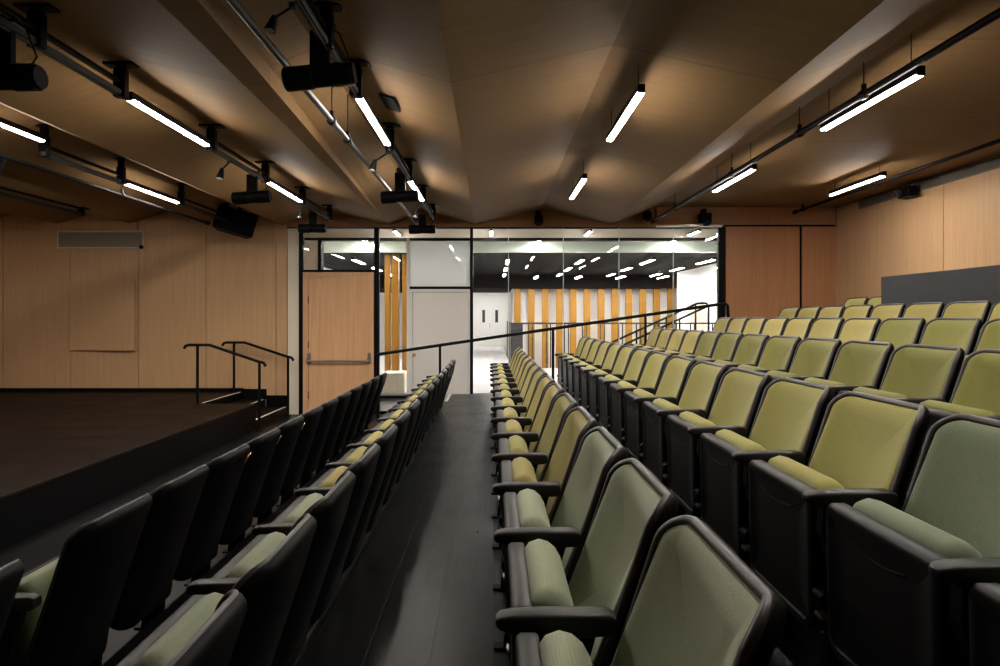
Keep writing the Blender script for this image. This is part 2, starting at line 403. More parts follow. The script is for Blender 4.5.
# ---- timber door with push bar
d = empty('door_1', (0, YG, 0)); struct(d, 'oak veneer door with steel push bar beside the stage stairs', 'door')
b = MB()
x0, x1, z1 = X(303.2), X(373.8), Z(272.2)
b.box((x0, -.02, ZL2), (x0+.085, .08, z1), .003, seg=1); b.box((x1-.075, -.02, ZL2), (x1, .08, z1), .003, seg=1); b.box((x0+.085, -.02, z1-.075), (x1-.075, .08, z1), .003, seg=1)
b.build('door_frame', M['door'], d)
b = MB(); b.box((x0+.089, .0, ZL2+.008), (x1-.079, .05, z1-.079), .003, seg=1); b.build('door_leaf', M['door'], d)
zb = Z(360.5); pb = MB(); xa, xb = X(309), X(369.5)
pb.tube((xa, -.085, zb), (xb, -.085, zb), .017); o = pb.build('push_bar', M['pushbar'], d, True)
for xx in (xa, xb):
    b = MB(); b.box((xx-.03, -.03, zb-.05), (xx+.03, -.001, zb+.13), .008); b.prism([(-.028, zb+.05), (-.10, zb+.015), (-.10, zb-.02), (-.028, zb-.03)], 'X', xx-.022, xx+.022)
    b.build('bracket', M['pushbar'], d)
for zz in (Z(300), Z(345), Z(395)):
    b = MB(); b.tube((x0+.086, -.012, zz-.06), (x0+.086, -.012, zz+.06), .009); b.build('hinge', M['rail'], d)

# ---- white door
d = empty('door_2', (0, YG, 0)); struct(d, 'white door in the glass wall below a frosted panel', 'door')
x0, x1, z1 = X(409.6), X(469.8), Z(289.2)
b = MB(); b.box((x0, -.015, ZL1), (x0+.05, .08, z1), .003, seg=1); b.box((x1-.06, -.015, ZL1), (x1, .08, z1), .003, seg=1); b.box((x0+.05, -.015, z1-.05), (x1-.06, .08, z1), .003, seg=1)
b.build('door_frame', M['white'], d)
b = MB(); b.box((x0+.054, .015, ZL1+.005), (x1-.064, .06, z1-.054), .003, seg=1); b.build('door_leaf', M['dooroff'], d)
b = MB(); b.lathe([(0, .03), (.15, .03), (.3, .012), (.6, .012), (.62, .028), (.9, .028), (1, .018)], (X(414), .015, Z(355)), (X(414), -.05, Z(355))); b.build('door_knob', M['brass'], d, True)

# ------------------------------------------------------------------ foyer beyond the glass
FC = 2.63; FX0, FX1 = -4.6, 5.58
b = MB(); b.box((FX0, YG+.12, -.30), (.42, 28, -.001)); b.box((.42, YG+.12, -.30), (FX1+3, 16, -.001)); b.box((.42, 16, -3.4), (9, 22, -3.2))
struct(b.build('floor_foyer', M['foyerfloor']), 'pale polished foyer floor', 'floor')
b = MB(); b.box((FX0, 13.2, FC), (9, 28, FC+.1)); b.box((FX0, YG+.12, 2.95), (9, 13.2, 3.05)); b.box((FX0, 20.9, EYE+.95), (9, 25, FC))
struct(b.build('ceiling_foyer', M['foyerceil']), 'charcoal foyer ceiling', 'ceiling')
b = MB(); b.box((FX0, 11.6, EYE+78.5*11.6/F), (9, 11.75, 2.95)); b.box((FX0, 11.6, -.3), (-3.17, 11.75, EYE+78.5*11.6/F)); o = struct(b.build('wall_bulkhead', M['cream']), 'cream bulkhead across the foyer', 'bulkhead')
b = MB(); b.box((FX0, 11.59, EYE+76.6*11.6/F), (9, 11.76, EYE+79.2*11.6/F)); b.box((-3.19, 11.59, -.3), (-3.13, 11.76, EYE+77*11.6/F)); b.build('bulkhead_edge', M['black'], o)
b = MB(); b.box((FX0, 13.05, EYE+65*13.05/F), (9, 13.2, 2.95)); struct(b.build('wall_downstand', M['palegreen']), 'pale green downstand panel of the foyer', 'bulkhead')
b = MB(); b.box((FX0-.1, YG+.12, -.3), (FX0, 28, 3.0)); b.box((FX0, 28, -.3), (.66, 28.1, 3.0)); b.box((.60, 21.45, -3.4), (9, 21.55, 3.0)); b.box((.60, 21.55, -.3), (.66, 28, 3.0))
b.box((FX1, YG+.12, -.3), (FX1+.1, 19.5, 3.0)); b.box((FX1+.1, 19.4, -3.3), (9, 19.5, 3.0)); b.box((9, 16, -3.4), (9.1, 22, 3))
struct(b.build('wall_foyer', M['white']), 'white foyer walls beyond the glass', 'wall')
# far double door
d = empty('door_3', (0, 28, 0)); struct(d, 'white double door with slim dark vision panels at the end of the foyer', 'door')
k28 = 28/F
fx = lambda p: (p-VX)*k28
fz = lambda p: EYE-(p-VY)*k28
b = MB(); b.box((fx(477), -.04, 0), (fx(479), 0, fz(303)), .003); b.box((fx(503.5), -.04, 0), (fx(505.5), 0, fz(303)), .003); b.box((fx(479), -.04, fz(304.5)), (fx(503.5), 0, fz(303)), .003); b.build('door_frame', M['dooroff'], d)
for a, c in ((479.2, 491.1), (491.4, 503.3)):
    b = MB(); b.box((fx(a), -.03, .01), (fx(c), -.005, fz(304.7)), .003); lf = b.build('door_leaf', M['white'], d)
    m_ = 483.5 if a < 485 else 496.5
    b = MB(); b.box((fx(m_-1.3), -.034, fz(322.5)), (fx(m_+1.6), -.031, fz(310)), .001, seg=1); b.build('vision_panel', M['lens'], lf)
b = MB(); b.box((fx(490.6)-.06, -.05, fz(328)), (fx(490.6)-.02, -.03, fz(323))); b.build('door_handle', M['steel'], d)
# golden fins
fk = 21.2/F
px = [514.5+i*13.9+2.8 for i in range(12)]
for i, p in enumerate(px):
    b = MB(); xx = (p-VX)*fk; b.box((xx-.105, 21.1, -3.2), (xx+.105, 21.22, EYE+.94), .004, seg=1)
    o = b.build('timber_fin', M['gold'])
    names = ['first', 'second', 'third', 'fourth', 'fifth', 'sixth', 'seventh', 'eighth', 'ninth', 'tenth', 'eleventh', 'twelfth']
    tag(o, 'tall golden timber fin on the white foyer wall, %s from the white double door' % names[i], 'fin', 'golden fins on the foyer wall')
# fins seen through the slim glazing
for i, (p, w) in enumerate(((384.5, .05), (392.5, .07), (403, .06))):
    b = MB(); xx = (p-VX)*13.0/F; b.box((xx-w, 13.3, 0), (xx+w, 13.5, FC-.05), .004, seg=1)
    tag(b.build('timber_fin', M['gold']), ['golden timber fin behind the slim pane, beside the oak door', 'wide golden timber fin in the middle of the slim pane', 'golden timber fin behind the slim pane, beside the white door'][i], 'fin', 'golden fins behind the slim pane')
# cream plinth behind the slim pane
b = MB(); b.box((X(383)*1.03, YG+.22, -.30), (X(405.5)*1.03, YG+.75, Z(376)), .01); b.box((X(382.5)*1.03, YG+.20, Z(376)), (X(406)*1.03, YG+.77, Z(374.5)), .004)
tag(b.build('display_plinth', M['cream']), 'cream plinth standing behind the slim pane of the glass wall', 'plinth')
# balustrade at the void
bl = empty('foyer_balustrade', (0, 16, 0)); tag(bl, 'grey balustrade of slim posts in front of the golden fins', 'balustrade')
bt = EYE-5.5*16/F
b = MB(); b.box((.42, -.03, bt-.04), (FX1, .03, bt), .004); b.box((.42, .03, bt-.04), (.48, 5, bt), .004); b.build('top_rail', M['rail'], bl)
b = MB(); b.box((.42, -.02, .05), (.72, .0, bt-.04)); b.box((.42, .03, .05), (.44, 5, bt-.04)); b.build('solid_panel', M['grey'], bl)
xx = .86
while xx < FX1-.1:
    for o_ in (0, .1):
        b = MB(); b.box((xx+o_-.012, -.02, 0), (xx+o_+.012, .02, bt-.04)); b.build('post', M['rail'], bl)
    xx += .45
# stair handrails in the foyer
for i, (yy, p0, q0, p1, q1) in enumerate(((12.9, 604, 346, 697, 303.5), (12.2, 618, 347.5, 710, 305))):
    r = empty('stair_handrail', (0, yy, 0)); a = at(p0, q0, yy); c = at(p1, q1, yy)
    b = MB(); b.path([(a.x, 0, a.z), (c.x, 0, c.z), (c.x+.12, 0, c.z+.01), (c.x+.2, 0, c.z), (c.x+.22, 0, c.z-.06)], .022); b.build('rail', M['blackmetal'], r, True)
    for t in (.03, .35, .67, .985):
        p = a.lerp(c, t); b = MB(); b.tube((p.x, 0, 0), (p.x, 0, p.z), .018); b.build('post', M['blackmetal'], r, True)
    tag(r, ['black sloping handrail in the foyer, the one farther behind the glass', 'black sloping handrail in the foyer, the one closer behind the glass'][i], 'handrail', 'foyer stair handrails')
# beige door frame on the foyer side wall
d = empty('door_4', (FX1, 0, 0)); struct(d, 'beige framed door in the white side wall of the foyer', 'door')
b = MB(); b.box((-.03, 16.75, 0), (0, 16.87, 1.78), .003); b.box((-.03, 18.15, 0), (0, 18.27, 1.78), .003); b.box((-.03, 16.87, 1.68), (0, 18.15, 1.78), .003); b.build('door_frame', M['cream'], d)
b = MB(); b.box((-.015, 16.87, 0), (-.002, 18.15, 1.68)); b.build('door_leaf', M['ventframe'], d)
b = MB(); b.tube((-.05, 17.0, .95), (-.05, 17.12, .95), .012); b.tube((-.05, 17.0, .95), (-.01, 17.0, .95), .01); b.build('door_handle', M['steel'], d)

# ------------------------------------------------------------------ LED lights
def led(name, length, mat, w=.05):
    r = empty(name)
    b = MB(); b.box((-w/2, -length/2, -.006), (w/2, length/2, .045), .004); b.build('housing', M['blackmetal'], r)
    b = MB(); b.box((-w/2+.002, -length/2+.012, -.015), (w/2-.002, length/2-.012, .0), .004, seg=3); b.build('diffuser', M[mat], r, True)
    b = MB(); b.box((-w/2, -length/2, -.017), (w/2, -length/2+.012, -.005), .002); b.build('end_cap', M['blackmetal'], r)
    b = MB(); b.box((-w/2, length/2-.012, -.017), (w/2, length/2, -.005), .002); b.build('end_cap', M['blackmetal'], r)
    return r
proto = None
def place_led(x, y0, y1, z, label, hang=True, rz=0):
    global proto
    if proto is None: r = proto = led('linear_light', 1.2, 'led')
    else: r = copy_tree(proto)
    r.location = (x, (y0+y1)/2, z)
    tag(r, label, 'light', 'linear lights under the plywood ceiling')
    return r
ZLED = EYE+1.5
place_led(2.66, 3.98, 5.18, EYE+1.52, 'long white linear light beside the black pipe over the upper rows')
place_led(2.66, 6.53, 7.73, EYE+1.52, 'white linear light beside the black pipe, closer to the glass wall')
place_led(4.58, 7.5, 8.7, EYE+1.665, 'white linear light beside the wall pipe under the slot grille')
place_led(.99, 4.28, 5.50, EYE+1.52, 'cable-hung white linear light above the third row')
place_led(.99, 6.95, 8.2, EYE+1.52, 'cable-hung white linear light above the third row, closer to the glass')
place_led(.99, 1.55, 2.75, EYE+1.52, 'cable-hung white linear light above the third row, added beyond the upper frame edge')  # unseen, like the next; continues the row spacing, added to light the nearest seats
place_led(2.66, 1.35, 2.55, EYE+1.52, 'white linear light beside the black pipe, added beyond the upper frame edge')
place_led(-.92, 4.35, 5.55, ZLED, 'steep white linear light in the track over the aisle, beside the small ceiling plate')
place_led(-.92, 7.0, 8.2, ZLED, 'short looking white linear light partly hidden by a spotlight over the aisle')
place_led(-2.5, 4.38, 5.58, ZLED, 'white linear light in the track over the stage edge, with spotlight beyond')
place_led(-2.5, 7.08, 8.28, ZLED, 'white linear light in the stage edge track, closer to the oak door')
place_led(-3.98, 4.45, 5.65, EYE+1.56, 'white linear light over the stage, cut by the frame')
place_led(-5.98, 4.95, 6.15, ZLED, 'white linear light deep over the stage, added beyond the side frame edge')  # unseen, as is the next; added for light on the stage wall
place_led(-7.7, 6.2, 7.4, ZLED-.05, 'white linear light deepest over the stage, added beyond the side frame edge')
place_led(-4.13, 7.17, 8.37, ZLED, 'white linear light over the stage beside the wall speaker track')
# hanging cables of the freely hung lights
for o in [o for o in C.objects if o.get('category') == 'light' and o.location.x > .5]:
    ztop = 3.06 if o.location.x < 2 else 3.085
    for s in (-.5, .5):
        b = MB(); b.tube((0, s, .04), (0, s, ztop-o.location.z), .003, 6); b.build('hanging_cable', M['blackmetal'], o)
# foyer lights
fp = None; fl = []
for x in (-3.0, -1.4, .3, 1.9, 3.4, 4.7):
    for y in (14.2, 16.4, 18.6): fl.append((x, y, FC-.12))
for x in (-2.6, .9, 3.6): fl.append((x, 12.4, 2.8))
WASH = [(x, 19.7, FC-.12) for x in (1.3, 2.6, 3.9, 5.2)]; STREAK_FILL = [(x, 11.2, 2.75) for x in (-1.70, -.05, 1.65, 3.5)]  # second list: bars added where rods mirror in the glass, lighting the cream bulkhead
for x in (-1.5, 0.0): fl.append((x, 26.4, FC-.12))
ordn = ['first', 'second', 'third', 'fourth', 'fifth', 'sixth']
for i, (x, y, z) in enumerate(fl+WASH+STREAK_FILL):
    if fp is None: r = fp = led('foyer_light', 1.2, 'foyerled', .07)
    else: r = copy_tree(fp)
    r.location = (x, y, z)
    if y > 19 and y < 21: r.scale = (1.3, 1, 1); lb = 'white foyer light hanging before the golden fins, %s from the double door' % ordn[i-23]
    elif y < 12: r.scale = (.7, .5, .8); lb = 'added fill light at a rod reflection behind the glass head, %s from the oak door' % ordn[i-27]
    elif y < 13: lb = 'white foyer light between the two bulkheads, %s along from the oak door' % ordn[i-18]
    elif y > 25: lb = 'white foyer light above the far double door, %s along from the oak door' % ordn[i-21]
    else: lb = 'white foyer ceiling light, %s line along from the oak door, %s behind the glass' % (ordn[i//3], ordn[i % 3])
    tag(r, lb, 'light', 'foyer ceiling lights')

# ------------------------------------------------------------------ pipes, tracks, brackets
def ceil_z(x):
    for (a, za), (c, zc) in zip(low, low[1:]):
        if a <= x <= c: return za+(zc-za)*(x-a)/(c-a)
    return 3.08
def pipe(name, x, z, y0, y1, r, clamps, label, mat='rail'):
    t = empty(name, (x, y1, z))
    b = MB(); b.tube((0, y0-y1, 0), (0, 0, 0), r, 16); b.build('pipe', M[mat], t, True)
    b = MB(); b.lathe([(0, r+.012), (1, r+.012)], (0, -.03, 0), (0, .04, 0)); b.build('end_cap', M['blackmetal'], t, True)
    for y in clamps:
        b = MB(); b.lathe([(0, r+.006), (.1, r+.012), (.9, r+.012), (1, r+.006)], (0, y-y1-.025, 0), (0, y-y1+.025, 0)); b.box((-.014, y-y1-.014, r), (.014, y-y1+.014, r+.05), .003)
        b.tube((0, y-y1, r+.04), (0, y-y1, ceil_z(x)-z), .004, 6); b.build('clamp', M['blackmetal'], t)
    return tag(t, label, 'pipe')
pipe('lighting_pipe', 2.60, EYE+1.565, 1.2, 10.45, .024, (3.2, 4.5, 5.45, 7.0, 9.2), 'black lighting pipe with clamps running over the upper rows to the glass wall', 'black')
pipe('lighting_pipe', 4.92, EYE+1.715, 1.5, 10.45, .022, (3.0, 5.5, 8.2, 10.2), 'black lighting pipe along the oak wall below the slot grille', 'black')
pipe('lighting_pipe', -4.30, EYE+1.41, 3.0, 9.6, .02, (4.6, 7.4), 'thin dark pipe over the stage running below the linear lights', 'black')
pipe('lighting_pipe', -1.165, EYE+1.41, 1.2, 10.35, .021, (2.2, 4.6, 5.1, 7.6), 'thin grey conduit pipe hanging parallel to the aisle track')
# pipe end brackets on the fascia
def track(x, y0, y1, z, label, br=None, wd=.03):
    """a ladder of two bars between two ceiling brackets"""
    t = empty('lighting_track', (x, y0, z)); L = y1-y0
    b = MB(); b.box((-wd/2, 0, .055), (wd/2, L, .085), .004); b.build('upper_bar', M['blackmetal'], t)
    b = MB(); b.box((-wd/2-.006, 0, -.02), (wd/2+.006, L, .014), .005); b.box((-.006, .0, -.034), (.006, L, -.02)); b.build('lower_bar', M['rail'], t)
    for y in (br if br is not None else (.03, L-.03)):
        zc = ceil_z(x)-z
        b = MB(); b.box((-.04, y-.028, -.03), (.04, y+.028, .16), .006); b.box((-.03, y-.02, .16), (.03, y+.02, zc), .004)
        b.box((-.10, y-.045, zc-.02), (.10, y+.045, zc+.0), .004); b.build('bracket', M['blackmetal'], t)
    return tag(t, label, 'track', 'lighting tracks under the ceiling')
track(-.92, 1.6, 4.30, ZLED, 'near stretch of the black lighting track over the aisle, carrying the large spotlight', (1.9, 2.67))
track(-.92, 5.62, 6.95, ZLED, 'middle stretch of the aisle lighting track between its two linear lights')
track(-.92, 8.25, 9.7, ZLED, 'end stretch of the aisle lighting track, near the glass wall')
track(-2.5, 1.5, 4.32, ZLED, 'near stretch of the black track over the stage edge, at the picture edge', (2.0, 2.79))
track(-2.5, 5.64, 7.03, ZLED, 'middle stretch of the stage edge track, carrying a spotlight')
track(-2.5, 8.33, 9.75, ZLED, 'end stretch of the stage edge track, near the oak door')
track(-4.13, 5.85, 7.12, ZLED, 'black track over the stage between its two linear lights')
track(-4.13, 8.42, 9.9, ZLED, 'end stretch of the stage track, carrying the black loudspeaker')
track(-5.98, 6.3, 9.3, ZLED, 'dark double-bar track deep over the stage, above the air grille')

def spot(x, y, z, yaw, tilt, label, stem=.2, s=1):
    """profile spotlight: yoke plate, cylindrical body lying across, lens tube, cooling fins, clamp"""
    t = empty('stage_spotlight', (x, y, z), yaw)
    R = Matrix.Rotation(tilt, 4, 'Y')
    b = MB(); b.box((-.055*s, -.022*s, .0), (.055*s, .022*s, stem), .008); b.build('yoke', M['black'], t)
    b = MB(); P = lambda v: R @ Vector(v)
    b.lathe([(0, .058*s), (.02, .066*s), (.40, .066*s), (.42, .060*s), (.97, .060*s), (1, .054*s)], P((-.20*s, 0, -.03)), P((.19*s, 0, -.03)), 24); b.build('body', M['black'], t, True)
    b = MB(); b.lathe([(0, .05*s), (1, .05*s)], P((-.203*s, 0, -.03)), P((-.196*s, 0, -.03)), 24); b.build('lens', M['lens'], t, True)
    b = MB()
    for k in range(6): b.lathe([(0, .066*s), (1, .066*s)], P((.06*s+k*.02*s, 0, -.03)), P((.067*s+k*.02*s, 0, -.03)), 20)
    b.build('cooling_fins', M['blackmetal'], t, True)
    b = MB(); b.box((-.03, -.03, stem-.01), (.03, .03, stem+.05), .006); b.tube((.03, 0, stem+.03), (.085, 0, stem+.03), .009); b.build('clamp', M['rail'], t)
    b = MB(); b.path([(.12*s, .02, .03), (.15*s, .03, .09), (.10, .03, stem), (.04, .02, stem+.04)], .005, 6); b.build('power_cord', M['black'], t, True)
    return tag(t, label, 'spotlight', 'black stage spotlights')
spot(-.965, 3.55, EYE+1.365, 0, -.10, 'large black spotlight on the aisle track before the steep linear light', .22)
spot(-.99, 6.75, EYE+1.30, 0, -.07, 'black spotlight on the aisle track covering a short lamp', .22)
spot(-1.06, 9.5, EYE+1.33, 0, 0, 'black spotlight at the end of the aisle track over the glass wall', .19)
spot(-2.54, 6.72, EYE+1.285, 0, -.06, 'black spotlight on the stage edge track between two linear lights', .21)
spot(-2.62, 9.25, EYE+1.31, 0, 0, 'black spotlight at the end of the stage edge track above the oak door', .2)
spot(-2.55, 3.32, EYE+1.27, 0, -.02, 'black spotlight on the stage edge track cut by the picture edge', .24, 1.05)

def bullet(x, y, z, ang, label, cord=False):
    t = empty('bullet_lamp', (x, y, z))
    b = MB(); b.path([(0, 0, 0), (ang*.03, 0, -.03), (ang*.07, 0, -.07)], .008, 8); b.build('arm', M['blackmetal'], t, True)
    b = MB(); b.lathe([(0, .014), (.2, .022), (.65, .03), (1, .036)], (ang*.07, 0, -.06), (ang*.085, -.02, -.16)); b.build('head', M['black'], t, True)
    b = MB(); b.lathe([(0, .03), (1, .03)], (ang*.085, -.02, -.158), (ang*.0855, -.0205, -.163)); b.build('lens', M['steel'], t, True)
    b = MB(); b.box((-.02, -.02, -.012), (.02, .02, .02), .004); b.build('clamp', M['rail'], t)
    return tag(t, label, 'lamp', 'small bullet lamps on the tracks')
bullet(-2.5, 6.05, ZLED-.035, -1, 'small bullet lamp under the stage edge track, before its spotlight')
bullet(-2.5, 8.42, ZLED-.035, -.7, 'small bullet lamp under the end of the stage edge track')
bullet(-.95, 5.72, ZLED-.035, -1.6, 'small bullet lamp on the aisle track, just past the steep linear light')
bullet(-.95, 8.35, ZLED-.035, -.9, 'small bullet lamp near the end of the aisle track')
bullet(-.95, 3.02, ZLED-.035, -1.6, 'small bullet lamp at the top, on the near aisle track').scale = (.75, .75, .75)

def speaker(x, y, z, yaw, pitch, label, s=1):
    t = empty('loudspeaker', (x, y, z)); t.rotation_euler = (pitch, math.radians(-15), yaw)
    b = MB(); b.prism([(-.30*s, .15*s), (.30*s, .15*s), (.22*s, -.0), (-.22*s, 0)], 'Z', -.19*s, .19*s)
    b2 = b.build('cabinet', M['black'], t)
    b = MB(); b.box((-.285*s, .15*s, -.175*s), (.285*s, .165*s, .175*s), .006); b.build('grille', M['shell'], t)
    b = MB(); b.box((-.03, -.02, .19*s), (.03, .04, .36*s), .004); b.box((-.09, -.05, .18*s), (.09, .07, .2*s), .003); b.build('bracket', M['blackmetal'], t)
    return tag(t, label, 'speaker', 'black loudspeakers over the stage')
speaker(-4.08, 10.1, EYE+1.47, math.radians(200), math.radians(12), 'black loudspeaker tilted down above the stage stairs')
speaker(-4.75, 5.9, EYE+1.34, math.radians(180), math.radians(10), 'black loudspeaker over the stage cut by the picture edge', .9)

# small projector by the slot grille, ceiling spots on the fascia, access plate
def cube_lamp(px, py, Y, label, s=1):
    p = at(px, py, Y); t = empty('fascia_lamp', p)
    b = MB(); b.box((-.07*s, -.10*s, -.09*s), (.07*s, .02*s, .05*s), .012); b.build('housing', M['black'], t)
    b = MB(); b.lathe([(0, .05*s), (1, .05*s)], (0, -.09*s, -.085*s), (0, -.10*s, -.105*s)); b.build('lens', M['lens'], t, True)
    b = MB(); b.box((-.03, -.02, .05*s), (.03, .03, .12*s), .004); b.box((-.05, .03, .03), (.05, .045, .14), .003); b.build('bracket', M['blackmetal'], t)
    return tag(t, label, 'lamp', 'small black lamps on the fascia')
cube_lamp(538.5, 219, 10.58, 'small black lamp on the fascia between two ceiling folds')
cube_lamp(704.5, 217.5, 10.52, 'small black lamp on the fascia above the end of the glass', 1.2)
cube_lamp(646.8, 215, 10.52, 'small black lamp where the long pipe meets the fascia', .9)
pr = empty('wall_projector', (XR-.03, 8.62, EYE+1.69))
b = MB(); b.box((-.16, -.13, -.08), (-.02, .13, .06), .015); b.build('housing', M['black'], pr)
b = MB(); b.lathe([(0, .045), (.8, .045), (1, .038)], (-.155, .05, -.01), (-.21, .05, -.03)); b.build('lens', M['lens'], pr, True)
b = MB(); b.box((-.03, -.05, -.05), (.03, .05, .05), .004); b.build('bracket', M['rail'], pr)
b = MB(); b.path([(-.1, -.1, .06), (-.08, -.12, .1), (-.03, -.12, .1), (-.02, -.1, .02)], .007, 8); b.build('power_cord', M['steel'], pr, True)
tag(pr, 'small black projector mounted across the slot grille', 'projector')
b = MB(); x0 = -.81; zc = ceil_z(x0)
ca = math.atan2(ceil_z(-.7)-ceil_z(-.9), .2)
b.box((-.06, -.16, -.012), (.06, .16, -.0), .002, mat=Matrix.Translation((x0, 5.0, zc)) @ Matrix.Rotation(-ca, 4, 'Y'))
tag(b.build('ceiling_plate', M['foyerceil']), 'small dark access plate in the ceiling beside the steep linear light', 'plate')

# ------------------------------------------------------------------ handrails
hr = empty('aisle_handrail', (0, 9.7, 0)); YR = 9.7
p0, p1 = at(377, 354.5, YR), at(721, 304, YR)
b = MB(); b.path([(p0.x-.03, 0, p0.z-.02), (p0.x, 0, p0.z), (p1.x, 0, p1.z), (p1.x+.07, 0, p1.z), (p1.x+.10, 0, p1.z-.02), (p1.x+.11, 0, p1.z-.22)], .024, 12); b.build('rail', M['blackmetal'], hr, True)
def tread(x):
    if x < -1.646: return ZL2
    if x < -.746: return ZL1
    for a, c, z in tiers:
        if a <= x < c: return z
for px_ in (378, 440, 553, 645.5, 719):
    x = (px_-VX)*YR/F; z = p0.z+(p1.z-p0.z)*(x-p0.x)/(p1.x-p0.x)
    b = MB(); b.tube((x, 0, tread(x)), (x, 0, z), .02); b.lathe([(0, .05), (1, .045)], (x, 0, tread(x)), (x, 0, tread(x)+.012)); b.build('post', M['blackmetal'], hr, True)
tag(hr, 'long black handrail rising past the row ends before the glass wall', 'handrail')
def stair_rail(Y, xa, za, xb, zb, base_a, base_b, label):
    t = empty('stage_handrail', (0, Y, 0))
    b = MB(); b.path([(xa-.19, 0, za-.05), (xa-.17, 0, za-.015), (xa-.13, 0, za), (xa+.17, 0, za), (xb-.02, 0, zb), (xb+.06, 0, zb-.02), (xb+.09, 0, zb-.07)], .021, 12); b.build('rail', M['blackmetal'], t, True)
    for x, z0, z1 in ((xa, base_a, za), (xb, base_b, zb+.0)):
        b = MB(); b.tube((x, 0, z0), (x, 0, z1), .02); b.lathe([(0, .05), (1, .045)], (x, 0, z0), (x, 0, z0+.012)); b.build('post', M['blackmetal'], t, True)
    return tag(t, label, 'handrail', 'handrails of the stage stairs')
a, c = at(197.5, 345, 9.08), at(258, 361.5, 9.08)
stair_rail(9.08, a.x, a.z, c.x+.02, c.z, ZS, ZL2, 'black handrail of the stage stairs, the one at the stage edge')
a, c = at(234, 342.5, 10.45), at(288, 356.5, 10.45)
stair_rail(10.45, a.x, a.z, c.x, c.z, ZS, ZL2, 'black handrail of the stage stairs, the one along the oak wall')

# ------------------------------------------------------------------ grey booth front on the top tier
bo = empty('control_booth', (0, 0, .675)); XB = 4.45; zt = EYE+.46-.675
b = MB(); b.box((XB, 4.9, 0), (XB+.04, 7.36, zt), .004, seg=1); b.box((XB, 2.4, 0), (XB+.04, 4.894, zt), .004, seg=1); b.box((XB, -.5, 0), (XB+.04, 2.394, zt), .004, seg=1); b.build('front_panel', M['grey'], bo)
b = MB(); b.box((XB+.04, 7.32, 0), (XR-.01, 7.36, zt), .004, seg=1); b.build('side_panel', M['grey'], bo)
b = MB(); b.box((XB+.04, -.5, zt-.25), (XB+.55, 7.32, zt-.21), .004, seg=1); b.build('desk_top', M['black'], bo)
tag(bo, 'dark grey control booth front standing on the top tier', 'booth')

# ------------------------------------------------------------------ chairs
SP = .538                                   # chair spacing
BACKX = .405                                # arm tip to rear top corner
W = .49
def prof_xz(t):
    """front face of the back along its height t (0 at the lower edge, .70 at the top)"""
    k = [(0, .185, .205), (.2, .208, .404), (.4, .268, .595), (.55, .330, .732), (.70, .396, .868)]
    for (t0, x0, z0), (t1, x1, z1) in zip(k, k[1:]):
        if t <= t1 or t1 == .70:
            f = (t-t0)/(t1-t0); d = Vector((x1-x0, z1-z0)).normalized(); return x0+(x1-x0)*f, z0+(z1-z0)*f, d
def bmap(s, t, d):
    """d > 0 moves forward from the front face"""
    x, z, dr = prof_xz(t)
    nx, nz = -dr.y, dr.x
    bend = .050-.080*(abs(s)/(W/2))**2
    return Vector((x+nx*d+bend, SP/2+s, z+nz*d))
def ring(w, h, t0, rt, rb, inset, d, fd=None):
    out = []
    for s, t in rgrid(w, h, rt, rb, inset):
        out.append(bmap(s, t+t0, d))
    return out
def chair_shell():
    b = MB(); w, h, rt, rb = W, .70, .068, .09
    sp = [(.21, -.034), (.17, -.034), (.13, -.034), (.09, -.034), (.05, -.034), (.020, -.031), (.006, -.022), (0, -.010), (0, .000), (.006, .003), (.020, .000), (.024, -.010), (.06, -.012), (.10, -.012), (.14, -.012), (.18, -.012), (.215, -.012)]
    b.rings([ring(w, h, 0, rt, rb, i, d) for i, d in sp]); return b
def chair_rim():
    b = MB(); w, h, rt, rb = W, .70, .068, .09
    pts = [(p, d) for p, d in zip(ring(w, h, 0, rt, rb, .0095, .004), ring(w, h, 0, rt, rb, .0095, .014))]
    n = len(pts); rs = []
    for i in range(n):
        p, q = pts[i]; up = (q-p).normalized(); tn = (pts[(i+1) % n][0]-pts[i-1][0]).normalized(); sd = tn.cross(up).normalized()
        rs.append([b.bm.verts.new(p+(up*math.cos(2*PI*k/10)*.010+sd*math.sin(2*PI*k/10)*.0115)) for k in range(10)])
    for i in range(n):
        A, B = rs[i], rs[(i+1) % n]
        for k in range(10): b.bm.faces.new((A[k], A[(k+1) % 10], B[(k+1) % 10], B[k]))
    return b
def chair_pad():
    b = MB(); w, h, t0, rt, rb = W-.036, .51, .174, .054, .03
    sp = [(.2, -.004), (.004, -.004), (0, .004), (.003, .010), (.010, .0145), (.025, .0185), (.045, .0205), (.08, .0212), (.14, .0214), (.18, .0214), (.205, .0214)]
    b.rings([ring(w, h, t0, rt, rb, i, d) for i, d in sp]); return b
def smap(s, t, d, lean=.0):      # tipped-up seat: t up from z=.22, d forward
    return Vector((.085-d-(t-.2)*.02, SP/2+s, .195+t))
def seat_pan():
    b = MB(); w, h, rt, rb = .470, .425, .035, .06
    o = lambda i, d: [smap(s, t, d) for s, t in rgrid(w, h, rt, rb, i)]
    b.rings([o(.17, 0), o(.004, 0), o(0, .006), o(0, .038), o(.006, .047), o(.014, .050), o(.030, .050), o(.036, .045), o(.10, .045), o(.19, .045)]); return b
def seat_cushion():
    b = MB(); w, h, rt, rb = .408, .425, .05, .06
    def o(i, d, lift): return [smap(s, t+lift, d) for s, t in rgrid(w, h, rt, rb, i)]
    b.rings([o(.17, .002, .0), o(.012, .002, .010), o(.002, -.012, .018), o(0, -.040, .026), o(.003, -.066, .022), o(.012, -.086, .014), o(.030, -.100, .006), o(.07, -.107, .0), o(.12, -.110, 0), o(.18, -.112, 0)]); return b
def grip():
    b = MB(); pts = []
    for k in range(13):
        u = k/12*2-1; pts.append(smap(u*.12, .352-.016*(1-u*u), .0455))
    b.path(pts, .0035, 8); return b
